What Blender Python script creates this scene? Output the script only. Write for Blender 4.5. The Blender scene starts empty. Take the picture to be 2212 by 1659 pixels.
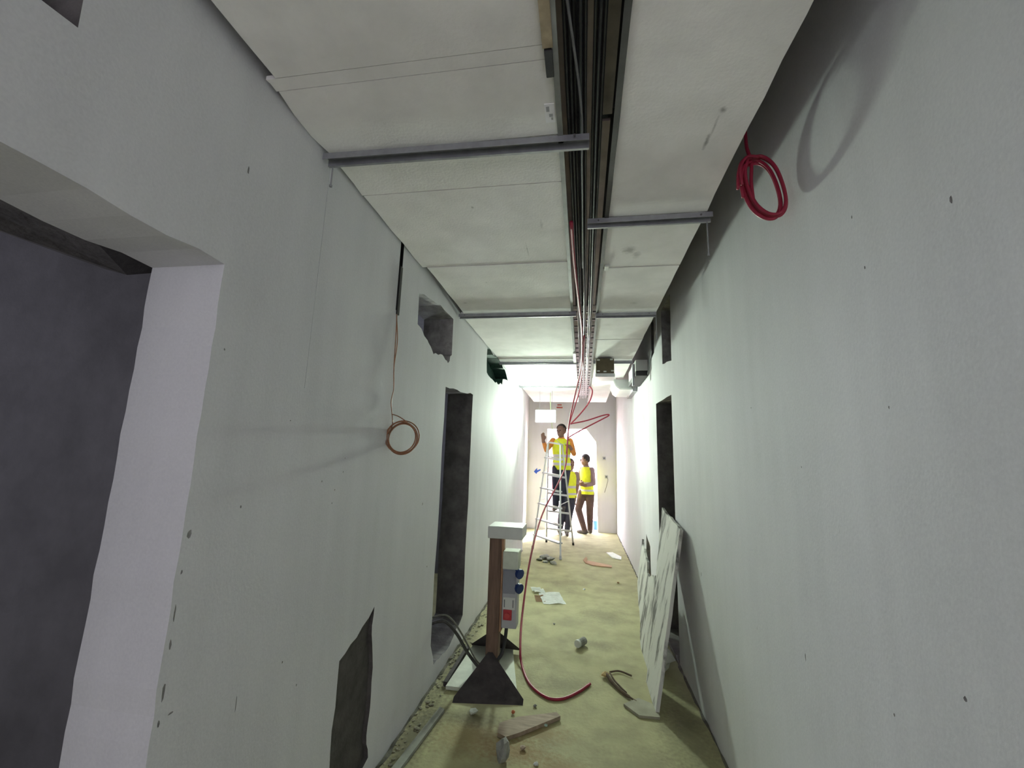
import bpy, bmesh, math, random
from mathutils import Vector, Matrix, noise as mnoise
from mathutils.geometry import tessellate_polygon
SC = bpy.context.scene
COL = SC.collection
RND = random.Random(7)
rad = math.radians

# ------------------------------------------------------------------ camera, sky, lights, exposure
W, H = 2212, 1659
F_PX, PITCH, YAW, ROLL, CAM_Z = 918.5, 0.17179, 0.16678, 0.03266, 1.5
fwd = Vector((-math.sin(YAW)*math.cos(PITCH), math.cos(YAW)*math.cos(PITCH), math.sin(PITCH)))
rgt = Vector((math.cos(YAW), math.sin(YAW), 0)); upv = rgt.cross(fwd)
cr, sr = math.cos(ROLL), math.sin(ROLL)
rgt, upv = cr*rgt + sr*upv, -sr*rgt + cr*upv
cam = bpy.data.cameras.new('camera'); camo = bpy.data.objects.new('camera', cam); COL.objects.link(camo)
cam.sensor_width = 36; cam.lens = F_PX/W*36; cam.clip_start = .02
M = Matrix((rgt, upv, -fwd)).transposed().to_4x4(); M.translation = (0, 0, CAM_Z)
camo.matrix_world = M
SC.camera = camo

world = bpy.data.worlds.new('world'); SC.world = world; world.use_nodes = True
bg = world.node_tree.nodes['Background']
bg.inputs[0].default_value = (1.0, .93, 1.04, 1); bg.inputs[1].default_value = 4.6

def area_light(name, loc, rot, sx, sy, power, color):
    l = bpy.data.lights.new(name, 'AREA'); l.shape = 'RECTANGLE'; l.size = sx; l.size_y = sy
    l.energy = power; l.color = color
    o = bpy.data.objects.new(name, l); COL.objects.link(o); o.location = loc; o.rotation_euler = rot
    return o
sun = bpy.data.lights.new('sun', 'SUN'); sun.energy = 3; sun.angle = rad(3); sun.color = (1, .95, .9)
suno = bpy.data.objects.new('sun', sun); COL.objects.link(suno)
suno.rotation_euler = Vector((-.42, -.75, -.75)).to_track_quat('-Z', 'Y').to_euler()
# daylight that comes in at the near end of the corridor, behind the photographer
area_light('daylight_near_end', (0.0, -2.85, 1.55), (rad(90), 0, 0), 1.5, 2.0, 5.2, (.95, .90, 1.0))
# dim window light of the side room
area_light('daylight_side_room', (-4.3, -.2, 1.7), (rad(90), 0, rad(-90)), 1.0, 1.2, 4.6, (.86, .86, 1.0))
area_light('daylight_middle_room', (-3.2, 4.9, 1.7), (rad(90), 0, rad(-135)), 1.0, 1.2, 5, (.80, .86, 1.0))
SC.view_settings.view_transform = 'Standard'; SC.view_settings.look = 'None'
SC.view_settings.gamma = 1; SC.view_settings.use_curve_mapping = False
SC.view_settings.exposure = 2.55
SC.cycles.use_denoising = True
SC.cycles.max_bounces = 10; SC.cycles.diffuse_bounces = 7

# ------------------------------------------------------------------ materials
MATS = {}
def mat(name, col, rough=.85, var=.12, scale=6, bump=.0, bscale=60, metal=0, stretch=(1, 1, 1), col2=None, lo=.35, hi=.65, spec=None, emit=None, estr=0):
    if name in MATS: return MATS[name]
    m = bpy.data.materials.new(name); m.use_nodes = True
    nt = m.node_tree; b = nt.nodes['Principled BSDF']; N = nt.nodes.new; L = nt.links.new
    b.inputs['Roughness'].default_value = rough; b.inputs['Metallic'].default_value = metal
    if spec is not None: b.inputs['Specular IOR Level'].default_value = spec
    tc = N('ShaderNodeTexCoord'); mp = N('ShaderNodeMapping'); mp.inputs['Scale'].default_value = stretch
    L(tc.outputs['Object'], mp.inputs['Vector'])
    nz = N('ShaderNodeTexNoise'); nz.inputs['Scale'].default_value = scale; nz.inputs['Detail'].default_value = 6; nz.inputs['Roughness'].default_value = .6
    L(mp.outputs[0], nz.inputs['Vector'])
    rp = N('ShaderNodeValToRGB')
    c1 = tuple(col); c2 = tuple(col2) if col2 else tuple(max(0, c*(1-var)) for c in col)
    if not col2: c1 = tuple(min(1, c*(1+var)) for c in col)
    rp.color_ramp.elements[0].position = lo; rp.color_ramp.elements[1].position = hi
    rp.color_ramp.elements[0].color = (*c2, 1); rp.color_ramp.elements[1].color = (*c1, 1)
    L(nz.outputs['Fac'], rp.inputs['Fac']); L(rp.outputs[0], b.inputs['Base Color'])
    if bump:
        n2 = N('ShaderNodeTexNoise'); n2.inputs['Scale'].default_value = bscale; n2.inputs['Detail'].default_value = 4
        L(mp.outputs[0], n2.inputs['Vector'])
        bp = N('ShaderNodeBump'); bp.inputs['Strength'].default_value = bump; bp.inputs['Distance'].default_value = .01
        L(n2.outputs['Fac'], bp.inputs['Height']); L(bp.outputs[0], b.inputs['Normal'])
    if emit:
        b.inputs['Emission Color'].default_value = (*emit, 1); b.inputs['Emission Strength'].default_value = estr
    MATS[name] = m
    return m

def plaster_mat(name, base, dark, spot):
    """skim plaster: trowel streaks, blotches, small dark nicks"""
    m = bpy.data.materials.new(name); m.use_nodes = True; MATS[name] = m
    nt = m.node_tree; b = nt.nodes['Principled BSDF']; N = nt.nodes.new; L = nt.links.new
    b.inputs['Roughness'].default_value = .8; b.inputs['Specular IOR Level'].default_value = .3
    tc = N('ShaderNodeTexCoord')
    def nz(scale, st, detail=5):
        mp = N('ShaderNodeMapping'); mp.inputs['Scale'].default_value = st; L(tc.outputs['Object'], mp.inputs[0])
        n = N('ShaderNodeTexNoise'); n.inputs['Scale'].default_value = scale; n.inputs['Detail'].default_value = detail
        L(mp.outputs[0], n.inputs['Vector']); return n.outputs['Fac']
    def mix(f, a, bb, mode='MIX'):
        x = N('ShaderNodeMix'); x.data_type = 'RGBA'; x.blend_type = mode
        for s, v in ((0, f), (6, a), (7, bb)):
            if hasattr(v, 'is_output'): L(v, x.inputs[s])
            elif s == 0: x.inputs[0].default_value = v
            else: x.inputs[s].default_value = (*v, 1)
        return x.outputs[2]
    def ramp(v, lo, hi):
        r = N('ShaderNodeMapRange'); r.inputs[1].default_value = lo; r.inputs[2].default_value = hi; L(v, r.inputs[0]); return r.outputs[0]
    c = mix(ramp(nz(1.7, (1, 1, 1)), .35, .7), dark, base)
    c2 = mix(ramp(nz(9, (1, 1, .13), 4), .32, .72), tuple(x*.88 for x in base), tuple(x*1.03 for x in base))
    c = mix(.5, c, c2)
    c = mix(ramp(nz(150, (1, 1, 1), 2), .25, .75), c, mix(.13, c, (1, 1, 1)))
    sp = nz(16, (1, 1, .5), 2)
    spm = ramp(sp, .78, .82)
    c = mix(spm, c, spot)
    L(c, b.inputs['Base Color'])
    bp = N('ShaderNodeBump'); bp.inputs['Strength'].default_value = .12; bp.inputs['Distance'].default_value = .004
    L(nz(140, (1, 1, .6), 4), bp.inputs['Height']); L(bp.outputs[0], b.inputs['Normal'])
    return m

PLASTER = plaster_mat('grey_plaster', (.635, .64, .66), (.54, .545, .57), (.33, .33, .335))
CEMENT = mat('dark_cement', (.13, .122, .12), .95, .3, 9, .5, 40)
CEMENT2 = mat('rough_cement', (.30, .29, .285), .95, .3, 12, .6, 40)
PATCHM = mat('chase_cement', (.085, .078, .074), .95, .25, 14, .5, 60)
NICKM = mat('chipped_plaster', (.30, .295, .285), .95, .3, 30)
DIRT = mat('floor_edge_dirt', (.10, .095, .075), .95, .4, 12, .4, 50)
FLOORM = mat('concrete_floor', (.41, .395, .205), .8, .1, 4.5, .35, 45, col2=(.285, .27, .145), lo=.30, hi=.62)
BOARD = mat('ceiling_board_face', (.83, .815, .81), .85, .06, 5, .12, 90)
BOARDR = mat('ceiling_board_face_warm', (.83, .81, .81), .85, .06, 5, .12, 90)
GALV = mat('galvanised_steel', (.33, .335, .36), .5, .12, 20, metal=.55)
TRAYM = mat('tray_steel', (.20, .19, .19), .45, .2, 8, metal=.6)
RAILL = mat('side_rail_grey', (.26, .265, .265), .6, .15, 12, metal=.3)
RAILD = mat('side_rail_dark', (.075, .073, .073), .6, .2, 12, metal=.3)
TRAYB = mat('tray_plate_brown', (.19, .165, .145), .55, .2, 10, metal=.3)
BLACKC = mat('black_cable_sheath', (.013, .013, .014), .35, .2, 30)
GREYC = mat('grey_cable_sheath', (.16, .16, .165), .5, .1, 30)
REDC = mat('red_cable_sheath', (.30, .016, .045), .5, .12, 40)
COPPER = mat('brown_wire', (.26, .12, .06), .5, .25, 30)
GREENW = mat('pale_green_wire', (.5, .62, .36), .5, .1, 30)
WOOD = mat('brown_timber', (.17, .105, .075), .75, .25, 8, .2, 50, stretch=(6, 6, .6))
DARKWOOD = mat('dark_stained_timber', (.050, .042, .042), .85, .35, 10, .3, 40)
PALEW = mat('raw_plank', (.33, .26, .185), .8, .2, 10, .2, 40, stretch=(1, 5, 5))
WHITEP = mat('white_plastic', (.62, .64, .61), .5, .05, 6)
OFFW = mat('off_white_board', (.58, .62, .52), .7, .1, 10)
GREYP = mat('grey_plastic', (.42, .43, .46), .5, .06, 6)
DGREYP = mat('dark_grey_plastic', (.10, .11, .13), .5, .1, 6)
BLUEP = mat('blue_socket_plastic', (.012, .035, .16), .45, .1, 6)
REDP = mat('red_button_plastic', (.45, .035, .045), .4, .1, 6)
PAPER = mat('crumpled_paper', (.88, .90, .88), .8, .1, 20)
CARD = mat('brown_cardboard', (.36, .23, .13), .9, .12, 8)
CARDP = mat('pinkish_card', (.52, .33, .22), .9, .12, 8)
STONE = mat('grey_rubble', (.26, .26, .235), .95, .25, 15, .5, 40)
BARK = mat('dry_bark', (.12, .085, .055), .95, .3, 20, .3, 40)
RUBBER = mat('black_rubber', (.03, .03, .033), .7, .2, 20)
ALU = mat('ladder_aluminium', (.62, .64, .64), .42, .06, 10, metal=.4)
DUCTM = mat('sheet_metal_duct', (.62, .64, .63), .4, .1, 5, metal=.5)
SCRAPED = mat('scraped_painted_ply', (.60, .60, .56), .8, .1, 7, .3, 30, stretch=(1, 1.2, .35), col2=(.15, .145, .135), lo=.41, hi=.50)
PLYEDGE = mat('ply_edge', (.20, .16, .12), .9, .2, 30)
GREENM = mat('green_mesh', (.012, .05, .035), .9, .4, 30)

def smudge_and_shade(m, spots, col):
    """dirt, sawdust and painted shade marks of their own shape, placed in object space: (x, y, rx, ry, strength)"""
    nt = m.node_tree; N = nt.nodes.new; L = nt.links.new; b = nt.nodes['Principled BSDF']; prev = b.inputs['Base Color'].links[0].from_socket
    tc = N('ShaderNodeTexCoord'); nz = N('ShaderNodeTexNoise'); nz.inputs['Scale'].default_value = 45; L(tc.outputs['Object'], nz.inputs['Vector'])
    for x, y, rx, ry, k in spots:
        mp = N('ShaderNodeMapping'); mp.vector_type = 'POINT'; mp.inputs['Location'].default_value = (-x/rx, -y/ry, 0); mp.inputs['Scale'].default_value = (1/rx, 1/ry, 0); L(tc.outputs['Object'], mp.inputs[0])
        ln = N('ShaderNodeVectorMath'); ln.operation = 'LENGTH'; L(mp.outputs[0], ln.inputs[0])
        ad = N('ShaderNodeMath'); ad.operation = 'ADD'; L(ln.outputs['Value'], ad.inputs[0]); L(nz.outputs['Fac'], ad.inputs[1])
        mr = N('ShaderNodeMapRange'); mr.inputs[1].default_value = 1.45; mr.inputs[2].default_value = .7; mr.inputs[3].default_value = 0; mr.inputs[4].default_value = k; L(ad.outputs[0], mr.inputs[0])
        x_ = N('ShaderNodeMix'); x_.data_type = 'RGBA'; L(mr.outputs[0], x_.inputs[0]); L(prev, x_.inputs[6]); x_.inputs[7].default_value = (*col, 1); prev = x_.outputs[2]
    L(prev, b.inputs['Base Color'])
smudge_and_shade(BOARDR, [(.245, 2.20, .045, .05, .6), (.29, 2.26, .03, .05, .4), (.44, 1.28, .016, .018, .8), (.428, 1.42, .010, .045, .8), (.435, 1.35, .006, .06, .5), (.36, 3.0, .03, .03, .25), (.2, 3.5, .05, .05, .2)], (.26, .25, .25))
smudge_and_shade(FLOORM, [(-.33, 2.48, .24, .14, .8), (-.24, 2.66, .26, .13, .6), (-.10, 2.40, .18, .12, .6), (-.60, 2.55, .30, .22, .55)], (.25, .155, .055))  # sawdust stains; the last spot paints in the stand's brown floor shadow
smudge_and_shade(FLOORM, [(-.90, 2.5, .14, .6, .75), (-.93, 3.6, .12, 1.0, .7), (-.93, 5.0, .10, .9, .5), (-.62, 2.70, .35, .10, .5), (.1, 3.9, .2, .12, .4), (.2, 4.6, .3, .3, .35), (-.1, 3.2, .35, .16, .3), (.6, 2.8, .2, .6, .5), (-.2, 5.6, .3, .4, .25), (.3, 2.5, .3, .2, .3)], (.09, .078, .045))
smudge_and_shade(BOARD, [(-.3, 2.15, .004, .09, .5), (-.5, 1.72, .008, .012, .6), (-.86, 2.9, .02, .02, .4), (-.45, .7, .03, .05, .15), (-.62, 2.55, .01, .012, .5), (-.2, 1.9, .012, .05, .25)], (.30, .29, .29))
# ------------------------------------------------------------------ helpers
def obj(name, bm, m, parent=None, smooth=False):
    me = bpy.data.meshes.new(name); bmesh.ops.recalc_face_normals(bm, faces=bm.faces); bm.to_mesh(me); bm.free()
    for x in (m if isinstance(m, (list, tuple)) else [m]): me.materials.append(x)
    if smooth:
        for p in me.polygons: p.use_smooth = True
    o = bpy.data.objects.new(name, me); COL.objects.link(o)
    if parent:
        o.parent = parent
        o.location = -Vector(getattr(parent, 'location')) if parent.parent is None else (0, 0, 0)
    return o
def setp(o, label=None, cat=None, group=None, kind=None):
    if label: o['label'] = label
    if cat: o['category'] = cat
    if group: o['group'] = group
    if kind: o['kind'] = kind
    return o
def thing(name, loc, label, cat, group=None):
    o = bpy.data.objects.new(name, None); COL.objects.link(o); o.location = loc; o.empty_display_size = .1
    return setp(o, label, cat, group)
def struct(name, bm, m, parent=None):
    o = obj(name, bm, m, parent)
    if not parent: o['kind'] = 'structure'
    return o
def B(): return bmesh.new()
def box(bm, lo, hi, mi=0):
    x0, y0, z0 = lo; x1, y1, z1 = hi
    v = [bm.verts.new(p) for p in ((x0,y0,z0),(x1,y0,z0),(x1,y1,z0),(x0,y1,z0),(x0,y0,z1),(x1,y0,z1),(x1,y1,z1),(x0,y1,z1))]
    for q in ((0,3,2,1),(4,5,6,7),(0,1,5,4),(1,2,6,5),(2,3,7,6),(3,0,4,7)):
        f = bm.faces.new([v[i] for i in q]); f.material_index = mi
    return v
def bbox(lo, hi, bev=.004, seg=2):
    bm = B(); box(bm, lo, hi)
    if bev: bmesh.ops.bevel(bm, geom=list(bm.edges), offset=bev, segments=seg, affect='EDGES', profile=.5)
    return bm
def beam(bm, a, b, w, h, up=(0, 0, 1)):
    a, b = Vector(a), Vector(b); d = (b-a).normalized(); u = Vector(up)
    if abs(d.dot(u)) > .98: u = Vector((0, 1, 0))
    s = d.cross(u).normalized()*w/2; t = s.cross(d).normalized()*h/2
    v = [bm.verts.new(p) for p in (a-s-t, a+s-t, a+s+t, a-s+t, b-s-t, b+s-t, b+s+t, b-s+t)]
    for q in ((0,1,2,3),(7,6,5,4),(0,4,5,1),(1,5,6,2),(2,6,7,3),(3,7,4,0)): bm.faces.new([v[i] for i in q])
def spline(pts, n=8):
    P = [Vector(p) for p in pts]; P = [2*P[0]-P[1]] + P + [2*P[-1]-P[-2]]; out = []
    for i in range(1, len(P)-2):
        p0, p1, p2, p3 = P[i-1:i+3]
        for k in range(n):
            t = k/n
            out.append(.5*((2*p1)+(p2-p0)*t+(2*p0-5*p1+4*p2-p3)*t*t+(3*p1-p0-3*p2+p3)*t**3))
    out.append(P[-2]); return out
def tube(bm, P, r, n=8, closed=False):
    P = [Vector(p) for p in P]; rings = []; up = None
    for i, p in enumerate(P):
        if closed: d = P[(i+1) % len(P)] - P[i-1]
        else: d = P[min(i+1, len(P)-1)] - P[max(i-1, 0)]
        d.normalize()
        if up is None: up = Vector((0, 0, 1)) if abs(d.z) < .9 else Vector((1, 0, 0))
        s = d.cross(up); s = s.normalized() if s.length > 1e-5 else Vector((1, 0, 0)); up = s.cross(d).normalized()
        rr = r[i] if isinstance(r, (list, tuple)) else r
        rings.append([bm.verts.new(p + rr*(math.cos(a)*s + math.sin(a)*up)) for a in (2*math.pi*k/n for k in range(n))])
    m = len(rings)
    for i in range(m if closed else m-1):
        a, b = rings[i], rings[(i+1) % m]
        for k in range(n): bm.faces.new((a[k], a[(k+1) % n], b[(k+1) % n], b[k]))
    if not closed: bm.faces.new(rings[0][::-1]); bm.faces.new(rings[-1])
def cyl(bm, a, b, r, n=12, r2=None): tube(bm, [a, b], [r, r if r2 is None else r2], n)
def prism(bm, poly, d, mi=0):
    """planar polygon of 3D points extruded by the vector d"""
    d = Vector(d); a = [bm.verts.new(Vector(p)) for p in poly]; b = [bm.verts.new(Vector(p)+d) for p in poly]; n = len(poly)
    tris = tessellate_polygon([[Vector(p) for p in poly]])
    for t in tris:
        f = bm.faces.new([a[i] for i in t]); f.material_index = mi
        f = bm.faces.new([b[i] for i in t][::-1]); f.material_index = mi
    for i in range(n):
        f = bm.faces.new((a[i], a[(i+1) % n], b[(i+1) % n], b[i])); f.material_index = mi
def jag(a, b, n, amp, rng, dims=(0, 1)):
    """points from a (included) to b (excluded), jagged"""
    out = [a]
    for i in range(1, n):
        t = i/n; out.append(tuple(a[k]+(b[k]-a[k])*t + (rng.uniform(-amp, amp) if k in dims else 0) for k in range(len(a))))
    return out
def rock(c, r, seed, sq=(1, 1, 1), sub=2):
    bm = B(); bmesh.ops.create_icosphere(bm, subdivisions=sub, radius=1)
    for v in bm.verts:
        k = 1 + .55*mnoise.noise(v.co*1.3 + Vector((seed*3.1, seed, 0)))
        v.co = Vector((v.co.x*sq[0], v.co.y*sq[1], v.co.z*sq[2]))*r*k
    zmin = min(v.co.z for v in bm.verts)
    for v in bm.verts: v.co += Vector(c) - Vector((0, 0, zmin))
    return bm

def wall(name, axis, c, thick, outline, holes, mats, parent=None, back_at=None):
    """wall slab: front face at axis=c, going towards c+thick. outline, holes: lists of (u,z); u is the other level axis.
    hole = (points, depth or None for right through, rim material index, bottom material index)"""
    bm = B()
    def P(u, z, d): return (c+d, u, z) if axis == 'x' else (u, c+d, z)
    sgn = 1 if thick > 0 else -1
    def face(loops, d, mi):
        vs = [bm.verts.new(P(*p, d)) for l in loops for p in l]
        for t in tessellate_polygon([[Vector((p[0], p[1], 0)) for p in l] for l in loops]):
            f = bm.faces.new([vs[i] for i in t]); f.material_index = mi
    def rim(l, d0, d1, mi):
        n = len(l); a = [bm.verts.new(P(*p, d0)) for p in l]; b = [bm.verts.new(P(*p, d1)) for p in l]
        for i in range(n):
            f = bm.faces.new((a[i], a[(i+1) % n], b[(i+1) % n], b[i])); f.material_index = mi
    face([outline]+[h[0] for h in holes], 0, 0)
    face([outline]+[h[0] for h in holes if h[1] is None], thick, 0)
    if isinstance(outline, list): rim(outline, 0, thick, 0)
    for pts, dep, mr, mb in holes:
        rim(pts, 0, thick if dep is None else sgn*dep, mr)
        if dep is not None: face([pts], sgn*dep, mb)
    me = bpy.data.meshes.new(name); bm.to_mesh(me); bm.free()
    for x in mats: me.materials.append(x)
    o = bpy.data.objects.new(name, me); COL.objects.link(o)
    if parent: o.parent = parent
    else: o['kind'] = 'structure'
    return o

# ------------------------------------------------------------------ room shell
XL, XR, YE, ZS = -.975, .73, 9.6, 3.12
R1 = random.Random(3)
def ragged(pts, n, amp, seed):
    r = random.Random(seed); out = []
    for i, p in enumerate(pts):
        q = pts[(i+1) % len(pts)]; k = n[i] if isinstance(n, (list, tuple)) else n
        out += jag(p, q, k, amp, r) if k > 1 else [p]
    return out
NR = random.Random(77)
def nicks(lst, mi=7):
    out = []
    for u, z, w, h in lst:
        n = 7; w *= .75; h *= .75; a0 = NR.uniform(0, 6)
        pts = [(u + w*NR.uniform(.6, 1.1)*math.cos(2*math.pi*k/n), z + h*NR.uniform(.6, 1.1)*math.sin(2*math.pi*k/n)) for k in range(n)]
        out.append((pts, .0015, mi, mi))
    return out
NL = [(.985, 2.31, .005, .022), (.996, 1.769, .004, .005), (.975, 1.285, .009, .018), (.970, 1.195, .004, .008), (.969, 1.10, .004, .030), (.970, 1.03, .005, .02), (.972, .93, .006, .035), (.971, .86, .005, .014), (1.132, 1.335, .004, .007), (1.517, 1.388, .005, .006), (1.61, 1.351, .005, .006), (1.663, 1.476, .004, .004), (1.66, 1.42, .003, .006),
      (1.0, .868, .010, .004), (1.215, .781, .0025, .035), (1.494, .70, .004, .007), (1.403, .811, .004, .006), (1.60, 1.30, .003, .005), (2.6, 1.2, .008, .012), (2.75, .8, .007, .010), (1.3, 1.6, .003, .004)]
NRR = [(.908, 2.039, .006, .012), (1.18, 2.022, .004, .008), (1.153, 1.649, .003, .006), (1.677, .882, .004, .020), (1.042, 1.07, .006, .008), (1.257, .93, .004, .006), (2.949, .829, .006, .018), (1.208, 2.182, .003, .009), (1.6, 1.5, .003, .006), (2.0, 1.75, .005, .004)]
# left wall, with doorway 1 (near), opening 2 and smaller holes
lo1 = [(-3.0, 0), (-.35, 0), (-.35, 2.0)] + jag((.2, 2.0), (.955, 2.0), 9, .006, R1, (1,))[1:] + [(.955, 2.0)] + \
      jag((.955, 2.0), (.955, 0), 34, .0028, R1, (0,))[1:] + [(.955, 0), (7.36, 0), (7.36, ZS), (-3.0, ZS)]
door2 = ragged([(2.92, .27), (3.0, .12), (3.35, .10), (3.70, .20), (3.69, 2.05), (2.91, 1.99)], [3, 6, 6, 8, 8, 8], .010, 5)
vent = ragged([(2.32, 2.27), (2.50, 2.22), (2.62, 2.16), (2.8, 2.20), (2.93, 2.17), (3.01, 2.25), (3.0, 2.53), (2.7, 2.53), (2.31, 2.46)], [3, 4, 4, 4, 3, 1, 3, 5, 1], .012, 6)
green = ragged([(4.18, 2.62), (4.20, 2.36), (4.65, 2.33), (5.05, 2.38), (5.12, 2.46), (5.45, 2.50), (5.2, 2.60), (4.9, 2.63)], [3, 5, 5, 3, 4, 3, 3, 5], .02, 8)
chase = ragged([(1.77, .66), (1.90, .70), (2.05, .78), (2.045, .66), (2.085, .50), (2.09, .33), (2.075, .22), (2.11, .11), (2.0, .09), (1.80, .06), (1.765, .33)], [3, 3, 3, 3, 3, 3, 3, 3, 2, 4, 4], .006, 9)
slot = [(2.015, 2.9), (2.015, 2.25), (2.055, 2.25), (2.055, 2.9)]
tophole = ragged([(.25, 2.26), (.55, 2.30), (.56, 2.6), (.25, 2.6)], [4, 4, 3, 1], .008, 11)
seam = [(1.352, 1.72), (1.3536, 1.72), (1.3545, 2.60), (1.3525, 2.60)]
wall('wall_left', 'x', XL, -.235, lo1, [(door2, None, 1, 1), (vent, None, 2, 2), (green, .16, 3, 3), (chase, .02, 4, 4),
     (slot, .05, 5, 5), (tophole, .2, 1, 1), (seam, .0015, 0, 0)] + nicks(NL), [PLASTER, CEMENT, CEMENT2, GREENM, PATCHM, BLACKC, CEMENT2, NICKM])
# right wall
door3 = ragged([(3.67, 0.0001), (4.42, 0.0001), (4.42, 2.08), (3.67, 2.06)], [1, 6, 4, 6], .004, 12)
ventr = ragged([(3.62, 2.34), (4.02, 2.40), (4.02, 2.92), (3.60, 2.92)], [4, 3, 2, 3], .008, 13)
slotr = ragged([(4.46, 2.62), (4.62, 2.60), (4.62, 3.0), (4.44, 3.0)], [2, 2, 1, 3], .01, 14)
lowr = ragged([(4.98, .10), (5.12, .02), (5.32, .40), (5.30, .69), (5.02, .60)], [2, 4, 3, 4, 3], .012, 15)
wr_out = [(-3, 0), (3.67, 0), (3.67, .02), (4.42, .02), (4.42, 0), (YE+.2, 0), (YE+.2, ZS), (-3, ZS)]
door3 = [(3.67, .02001), (4.42, .02001)] + door3[2:]
wall('wall_right', 'x', XR, .22, [(-3, 0), (YE+.2, 0), (YE+.2, ZS), (-3, ZS)],
     [([(3.67, .012), (4.42, .012)] + door3[2:], None, 1, 1), (ventr, None, 2, 2), (slotr, .15, 1, 1), (lowr, .10, 6, 1)] + nicks(NRR),
     [PLASTER, CEMENT, CEMENT2, GREENM, PATCHM, BLACKC, CEMENT2, NICKM])
# far wall with the bright doorway (chamfered upper right corner)
dw = [(-.77, 0), ] + jag((-.77, 0), (-.775, 2.17), 14, .006, R1, (0,))[1:] + [(-.775, 2.17), (.085, 2.18), (.30, 1.90)] + jag((.30, 1.90), (.335, 0), 10, .004, R1, (0,))[1:] + [(.335, 0)]
wall('wall_far', 'y', YE, .2, [(-1.6, 0)] + dw + [(.95, 0), (.95, ZS), (-1.6, ZS)], [], [PLASTER])
# recess beyond the end of the left wall
bm = B(); box(bm, (-1.40, 7.36, 0), (-1.20, YE, ZS)); struct('wall_left_recess', bm, PLASTER)
# near end, behind the photographer
bm = B(); box(bm, (-1.2, -3.2, 0), (1.0, -3.0, ZS)); struct('wall_near', bm, PLASTER)
# dark side rooms
def room(name, x0, x1, y0, y1, z1, m):
    t = .12
    for lo, hi in (((x0, y0-t, 0), (x1, y0, z1)), ((x0, y1, 0), (x1, y1+t, z1)), ((x0-t, y0-t, 0), (x0, y1+t, z1)) if abs(x0) > abs(x1) else ((x1, y0-t, 0), (x1+t, y1+t, z1)), ((x0, y0-t, z1), (x1, y1+t, z1+t))):
        bm = B(); box(bm, lo, hi); struct(name, bm, m)
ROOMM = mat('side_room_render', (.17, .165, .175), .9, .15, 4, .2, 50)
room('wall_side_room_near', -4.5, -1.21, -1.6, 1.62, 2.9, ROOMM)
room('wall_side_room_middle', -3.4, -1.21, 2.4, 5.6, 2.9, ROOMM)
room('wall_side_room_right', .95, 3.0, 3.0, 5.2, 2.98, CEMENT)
bm = rock((0, 0, 0), .2, 3); 
for v in bm.verts: v.co = Vector((-1.75 + v.co.x*1.2, .72 + v.co.y*5, 2.17 + v.co.z*.7))
struct('trim_1', bm, CEMENT)
# floor of the corridor and the side rooms
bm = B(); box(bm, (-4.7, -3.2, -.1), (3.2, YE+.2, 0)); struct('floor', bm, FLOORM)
# dirt lines where the walls meet the floor
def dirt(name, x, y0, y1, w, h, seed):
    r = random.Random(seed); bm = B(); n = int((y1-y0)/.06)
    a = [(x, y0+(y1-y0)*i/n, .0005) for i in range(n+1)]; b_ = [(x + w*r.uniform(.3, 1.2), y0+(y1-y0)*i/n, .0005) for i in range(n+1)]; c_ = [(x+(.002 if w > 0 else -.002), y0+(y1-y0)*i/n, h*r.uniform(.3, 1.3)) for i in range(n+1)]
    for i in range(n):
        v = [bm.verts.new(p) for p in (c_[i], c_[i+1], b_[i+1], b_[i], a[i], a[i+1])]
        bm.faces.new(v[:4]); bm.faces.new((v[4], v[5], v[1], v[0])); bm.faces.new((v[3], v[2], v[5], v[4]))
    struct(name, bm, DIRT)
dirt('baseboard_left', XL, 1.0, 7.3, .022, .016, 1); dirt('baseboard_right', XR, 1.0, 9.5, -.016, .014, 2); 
# structural slab over everything, boards hang below it
bm = B(); box(bm, (-1.6, -3.2, ZS), (1.0, YE+.2, ZS+.15)); ceil_o = struct('ceiling', bm, CEMENT2)

# ------------------------------------------------------------------ ceiling boards (pieces of the ceiling)
ZB = 2.62
def cboard(x0, x1, y0, y1, z, m, seed, jl=.0, jr=.0, tilt=0):
    r = random.Random(seed); n = max(3, int((y1-y0)/.12))
    left = [(x0 + r.uniform(-jl, jl), y0+(y1-y0)*i/n, 0) for i in range(n+1)]
    right = [(x1 + r.uniform(-jr, jr), y1-(y1-y0)*i/n, 0) for i in range(n+1)]
    poly = [(p[0], p[1], z + tilt*(p[0]-x0)) for p in left + right]
    bm = B(); prism(bm, poly, (0, 0, .014)); o = obj('ceiling_board', bm, m, ceil_o); return o
lb = [(-1.6, .985, .000, .008), (.987, 1.03, .0006, .004), (1.032, 1.318, .0005, .008), (1.33, 1.578, .002, .004), (1.583, 2.30, .002, .003),
      (2.305, 3.125, -.001, .003), (3.14, 4.34, .002, .003), (4.348, 4.81, .004, .004), (4.82, 6.47, .000, .003), (6.49, 8.42, .002, .003)]
for i, (y0, y1, dz, j) in enumerate(lb):
    cboard(-.962 + (.03 if i == 0 else 0) + (.03 if i in (5,) else 0), -.088, y0, y1, ZB+dz, BOARD, 20+i, j, .0015)
rb = [(-1.6, 1.862, 0, .004), (1.88, 2.405, .002, .002), (2.412, 3.175, .000, .002), (3.195, 3.945, .003, .003), (3.952, 4.77, .001, .002), (4.79, 5.85, .003, .002),
      (5.86, 6.9, .000, .002), (6.91, 8.42, .004, .002)]
for i, (y0, y1, dz, j) in enumerate(rb):
    cboard(.118, .548 if y0 < 5.8 else .45, y0, y1, ZB+dz, BOARDR, 40+i, .0015, j)
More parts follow.
